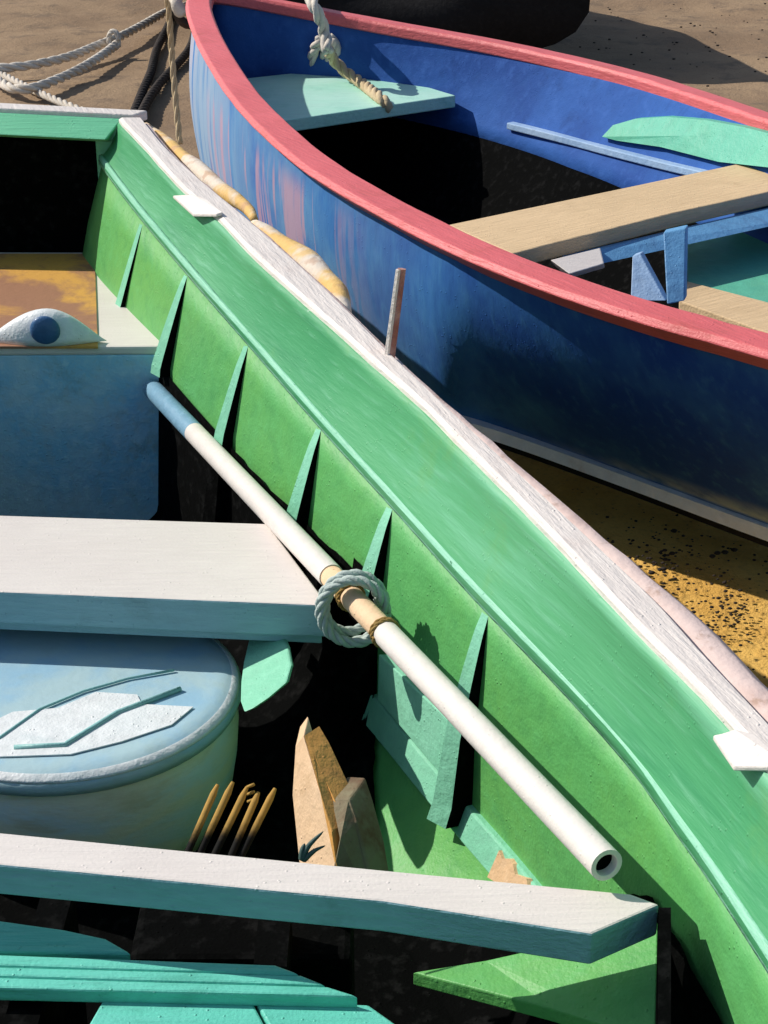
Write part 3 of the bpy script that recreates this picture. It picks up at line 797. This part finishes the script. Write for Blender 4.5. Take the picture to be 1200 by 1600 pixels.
# bottom: outside and pitch inside
rows = []; rows2 = []
for i in range(NS + 1):
    a, b = NW[i], FW[i]; rows.append([a.lerp(b, k / 6) + V((0, 0, -.05 * math.sin(math.pi * k / 6))) for k in range(7)])
    a2, b2 = a.lerp(b, .06), b.lerp(a, .06); rows2.append([a2.lerp(b2, k / 6) + V((0, 0, .06)) for k in range(7)])
obj('hull_bottom', loft(rows), M['blackhull'], BB, solid=.02)
obj('floor_pitch', loft(rows2), M['tar_shade'], BB, solid=.01)
# end board (outside the frame) closing the stern
obj('stern_board', prism([NR[-1], FR[-1], FW[-1], NW[-1]], V((.04, 0, 0))), M['bluehull'], BB)
# pink rim
def rim(R, sgn):
    rows = []
    for i in range(NS + 1):
        a, b = R[max(0, i - 1)], R[min(NS, i + 1)]; d = (b - a).normalized(); nn = V((-d.y, d.x, 0)).normalized()
        if (V((.45, 4.35, 0)) - R[i]).dot(nn) < 0: nn = -nn
        g = R[i]; wob = .0025 * mnoise.noise(g * 11)
        wi = .062 - .012 * (i / NS)
        o_ = .012 + wob
        rows.append([g - nn * (o_ - .020) + V((0, 0, -.046)), g - nn * (o_ + .026) + V((0, 0, -.008)), g - nn * (o_ + .016) + V((0, 0, .006)), g + nn * (wi - .014) + V((0, 0, .010 + wob)), g + nn * (wi - .006) + V((0, 0, 0)), g + nn * (wi - .006) + V((0, 0, -.030))])
    return loft(rows, closed=True, cap=True)
obj('rim', rim(NR, 1), M['pink'], BB, bevel=.003)
obj('rim', rim(FR, -1), M['pink'], BB, bevel=.003)
# white strip and bilge keel along the near foot
def foot(dz0, dz1, o0, o1):
    rows = []
    for i in range(NS + 1):
        g, b = NR[i], NW[i]; out = V((g.x - b.x, g.y - b.y, 0)); out = out.normalized() if out.length > 1e-4 else V((-1, 0, 0))
        k = .6 + .8 * i / NS; wv = .004 * mnoise.noise(V((b.x * 6, b.y * 6, 2)))
        rows.append([b + out * o0 + V((0, 0, dz1 * k + wv)), b + out * (o1 + wv) + V((0, 0, dz1 * k * .8)), b + out * o1 + V((0, 0, dz0 * k)), b + out * o0 + V((0, 0, dz0 * k))])
    return loft(rows, closed=True, cap=True)
obj('waterline_strip', foot(-.004, .026, -.01, .050), M['bootwhite'], BB)
obj('bilge_keel', foot(-.022, -.005, -.03, .034), M['blackhull'], BB)  # keel coloured black to paint in the shadow band below the strip
# stem post at the bow
st = [NR[0] + V((0, .0, .06)), NR[0].lerp(NW[0], .35) + V((-.01, .01, 0)), NR[0].lerp(NW[0], .7) + V((-.008, 0, 0)), NW[0] + V((0, 0, -.1))]
obj('stem_post', tube(catmull(st, 5), .028, 8), M['blackhull'], BB, smooth=True)

# seats
ZB = .55
bt = obj('bow_thwart', prism([P(330, 128, ZB), P(470, 113, ZB), P(590, 112, ZB), P(712, 149, ZB), P(478, 183, ZB), P(400, 194, ZB)], .042), M['mintseat'], BB, bevel=.004)
lt = obj('long_thwart', prism([P(700, 351, .585), P(1000, 288, .585), P(1260, 233, .585), P(1320, 273, .585), P(1050, 333, .585), P(800, 396, .585)], .040), [M['sandboard']], BB, bevel=.004)
obj('thwart_support', prism([P(880, 402, .55), P(1300, 304, .55), P(1300, 332, .53), P(880, 425, .53)], V((0, .03, -.005))), M['midblue'], BB)
# riser batten on the far inner side and round-ended side panel above it
def far_in(t, f): # point on the far inner planking
    i = t * NS; k = int(i); q = i - k; R0, R1 = FR[k], FR[min(NS, k + 1)]; W0, W1 = FW[k], FW[min(NS, k + 1)]
    g = R0.lerp(R1, q); b = W0.lerp(W1, q); out = V((g.x - b.x, g.y - b.y, 0)).normalized()
    return g.lerp(b, f) + out * (.045 * math.sin(f * math.pi) - .040)
def on_far(u, v):                      # solve the planking point seen at (u, v)
    best = None
    for i in range(0, 91):
        for k in range(0, 41):
            t, f = .08 + .80 * i / 90, k / 40
            x, y = proj(far_in(t, f)); e = (x - u) ** 2 + (y - v) ** 2
            if best is None or e < best[0]: best = (e, t, f)
    e, t, f = best; st_ = .005
    for _ in range(40):
        for dt, df in ((st_, 0), (-st_, 0), (0, st_), (0, -st_)):
            x, y = proj(far_in(min(.95, t + dt), f + df)); ee = (x - u) ** 2 + (y - v) ** 2
            if ee < e: e, t, f = ee, t + dt, f + df; break
        else: st_ *= .6
    return far_in(t, f)
bat = [on_far(u, v) for u, v in ((800, 190), (880, 210), (960, 231), (1040, 251), (1120, 270), (1210, 296))]
inw = V((-.75, -.65, 0)).normalized()
def batten(path, w, h):
    rows = []
    for p in path: rows.append([p + V((0, 0, 0)) - inw * .01, p + inw * w, p + inw * w - V((0, 0, h)), p - inw * .01 - V((0, 0, h))])
    return loft(rows, closed=True, cap=True)
obj('side_batten', batten(catmull(bat, 5), .026, .022), M['palestring'], BB, bevel=.003)
ov = [on_far(u, v) for u, v in ((948, 212), (965, 194), (1000, 184), (1050, 181), (1110, 186), (1170, 197), (1230, 212), (1230, 262), (1130, 251), (1040, 228), (970, 218))]
def fan(pts, push, back):
    c = sum(pts, V()) / len(pts); rings = [[c.lerp(p, s) for p in pts] for s in (.02, .35, .7, 1)]
    # re-seat the inner rings on the curved planking
    fr_ = [[q + push for q in r] for r in rings]
    return loft(fr_ + [[q + back for q in rings[-1]]], closed=True, cap=True)
obj('side_panel', fan(ov, inw * .022, -inw * .006), M['turqpatch'], BB)
# below the long thwart: white block, post, brace, boards
obj('thwart_chock', prism([P(860, 406, .56), P(938, 387, .56), P(944, 412, .545), P(890, 428, .545)], V((.006, .03, -.02))), M['white'], BB, bevel=.003)
pz = P(1040, 372, .53); 
obj('thwart_post', prism([PD(1036, 364, 3.72), PD(1072, 356, 3.72), PD(1070, 470, 3.66), PD(1042, 476, 3.66)], V((.01, .03, 0))), M['midblue'], BB, bevel=.003)
obj('thwart_brace', prism([PD(988, 400, 3.74), PD(1000, 396, 3.74), PD(1040, 470, 3.68), PD(985, 470, 3.68)], V((.01, .02, 0))), M['palestring'], BB, bevel=.002)
obj('stern_boards', prism([P(1066, 372, .44), P(1420, 290, .44), P(1420, 560, .44), P(1200, 475, .44), P(1075, 440, .44)], .03), M['turqpatch'], BB, bevel=.003)
obj('margin_board', prism([P(1062, 436, .448), P(1200, 472, .448), P(1420, 540, .448), P(1420, 590, .448), P(1200, 520, .448), P(1062, 470, .448)], .03), M['sandboard'], BB, bevel=.003)

# ================================================================== ropes
# twisted line over the bow seat
zz = ZB + .02
kn = P(508, 92, .66)
bl = root('bow_rope', tuple(P(520, 120, ZB)), 'cream twisted rope with a frayed knot lying over the mint bow seat', 'rope')
q = [P(607, 176, ZB - .035), P(603, 162, ZB + .006), P(590, 150, zz), P(565, 130, zz), P(540, 112, zz + .02), P(520, 92, .63), P(512, 76, .68)]
obj('rope_tail', rope(catmull(q, 8), .021, pitch=.17), M['rope_tan'], bl, smooth=True)
up = [P(512, 80, .68), P(507, 50, .735), P(498, 24, .80), P(488, 4, .84), P(474, -25, .86), P(455, -60, .88), P(440, -90, .86)]
obj('rope_lead', rope(catmull(up, 8), .022, pitch=.19), M['rope_pale'], bl, smooth=True)
for pp, r_ in (([(500, 62), (489, 84), (492, 108)], .02), ([(517, 60), (524, 84), (508, 108)], .024), ([(506, 66), (510, 90), (530, 108)], .022), ([(497, 74), (512, 68), (522, 78)], .02)):
    obj('rope_knot', rope(catmull([P(u, v, .69 - (v - 60) * .0026) for u, v in pp], 6), r_, pitch=.15), M['rope_pale'], bl, smooth=True)
# mooring ropes over the sand by the stem
def sandpath(px, z=.03, n=8): return catmull([P(u, v, z) for u, v in px], n)
tag(obj('mooring_rope', rope(sandpath([(300, 6), (262, 18), (225, 38), (190, 56), (150, 72), (110, 88), (70, 98), (30, 104), (-20, 106), (-90, 98)], .06), .026, pitch=.25), M['rope_pale'], smooth=True), 'thick pale rope sagging across brown sand from the bow, upper of the two', 'rope', 'grey mooring ropes on the sand')
tag(obj('mooring_rope', rope(sandpath([(184, 68), (160, 86), (130, 105), (90, 124), (50, 138), (20, 138), (0, 128), (-40, 104)], .055), .026, pitch=.25), M['rope_pale'], smooth=True), 'thick pale rope looping below the upper one on the brown sand', 'rope', 'grey mooring ropes on the sand')
tag(obj('mooring_rope', rope(sandpath([(-30, 100), (10, 120), (42, 136), (70, 149), (100, 162), (140, 178), (190, 200)], .03), .02, pitch=.2), M['rope_pale'], smooth=True), 'thinner grey rope slanting down under the loop towards the green transom', 'rope', 'grey mooring ropes on the sand')
kn_ = P(178, 62, .09)
tag(obj('rope_lashing', rope([kn_ + V((.028 * math.cos(a), .01 * a / 6 - .02, .05 * math.sin(a))) for a in [k * .35 for k in range(44)]], .014, pitch=.1), M['rope_pale'], smooth=True), 'small pale lashing tied round the mooring rope', 'rope knot')
tag(obj('anchor_line', rope(catmull([PD(258, -30, 6.2), PD(264, 20, 6.3), PD(268, 80, 6.4), PD(274, 150, 6.45), PD(281, 225, 6.5)], 8), .0125, pitch=.17), M['rope_tan'], smooth=True), 'thin tan line hanging straight down beside the blue bow', 'rope')
for lab, px in (('rope shadow laid on the sand as a dark strand, outer one closest to the blue bow', [(306, 44), (296, 76), (270, 108), (250, 130), (232, 156), (215, 190)]), ('rope shadow laid on the sand as a dark strand, inner one beside the tan line', [(272, 20), (258, 50), (244, 80), (236, 112), (222, 145), (206, 186)])):
    tag(obj('shadow_strand', rope(sandpath(px, .02), .024, pitch=.2), M['shadow_grit'], smooth=True), lab, 'rope', 'rope shadows beside the bow')  # dark strands added in place of cast rope shadows
# ring and knot at the stem head
BK = root('bow_shackle', tuple(PD(292, 20, 6.25)), 'dark iron shackle with a pale knot at the blue stem', 'shackle')
rc = PD(296, 12, 6.3)
obj('iron_ring', tube([rc + V((.05 * math.cos(a), .01 * math.sin(a), .06 * math.sin(a))) for a in [2 * math.pi * k / 24 for k in range(25)]], .018, 8), M['iron'], BK, smooth=True)
obj('knot', lump(catmull([PD(276, -4, 6.22), PD(280, 8, 6.2), PD(288, 22, 6.2)], 5), .028, 4, amp=.5, fr_=20), M['rope_pale'], BK, smooth=True)

# ================================================================== black boat beyond
KB = root('beached_boat', (.0, 12.0, 0), 'black pitch-covered boat lying on the sand beyond the blue boat', 'boat')
def kb(t):                              # t 0 near end .. 1 far end, boat pointing away
    w_ = 1.12 * (1 - max(0, t - .3) ** 2 * 1.9); return V((.02 - .7 * t, 9.75 + 3.8 * t, 0)), max(.03, w_)
def black_hull():
    rows = []
    for i in range(25):
        c, w_ = kb(i / 24); r = []
        for k in range(17):
            a = math.pi * k / 16; r.append(V((c.x - w_ * math.cos(a), c.y + .22 * math.cos(a), .80 - (.79 - .1 * (i / 24) ** 3) * math.sin(a) ** .28)))
        rows.append(r)
    return loft([[(p * .02 + V((.02, 9.75, .4)) * .98) for p in rows[0]]] + rows)
obj('black_planking', black_hull(), M['blackhull'], KB, smooth=True, solid=.03)
for sg in (-1, 1):
    obj('black_rail', tube([kb(i / 24)[0] + V((sg * kb(i / 24)[1], -.22 * sg, .81)) for i in range(25)], .035, 8), M['blackhull'], KB, smooth=True)

# ================================================================== pebbles and grit
def ico(c, r, seed):
    rows = []
    for i in range(5):
        th = math.pi * i / 4
        rows.append([c + V((r * (1 + .4 * mnoise.noise(V((seed, i, k)))) * math.sin(th) * math.cos(k * math.pi / 3), r * math.sin(th) * math.sin(k * math.pi / 3) * .8, r * .5 * math.cos(th))) for k in range(6)])
    return loft(rows, closed=True)
pv = []
for i in range(380):
    u, v = random.uniform(900, 1240), random.uniform(800, 1090)
    if random.random() > .25: u, v = (random.gauss(1040, 45), random.gauss(870, 28)) if i % 2 else (random.gauss(1120, 30), random.gauss(955, 30))
    pv.append(ico(P(u, v, .004), random.uniform(.0015, .0055) * (1 if i % 9 else 1.7), i))
for i in range(130):
    pv.append(ico(P(random.uniform(760, 1260), random.uniform(5, 180), .004), random.uniform(.004, .011), i))
tag(obj('gravel', join(*pv), M['shadow_grit'], smooth=True), None, None, None, 'stuff')
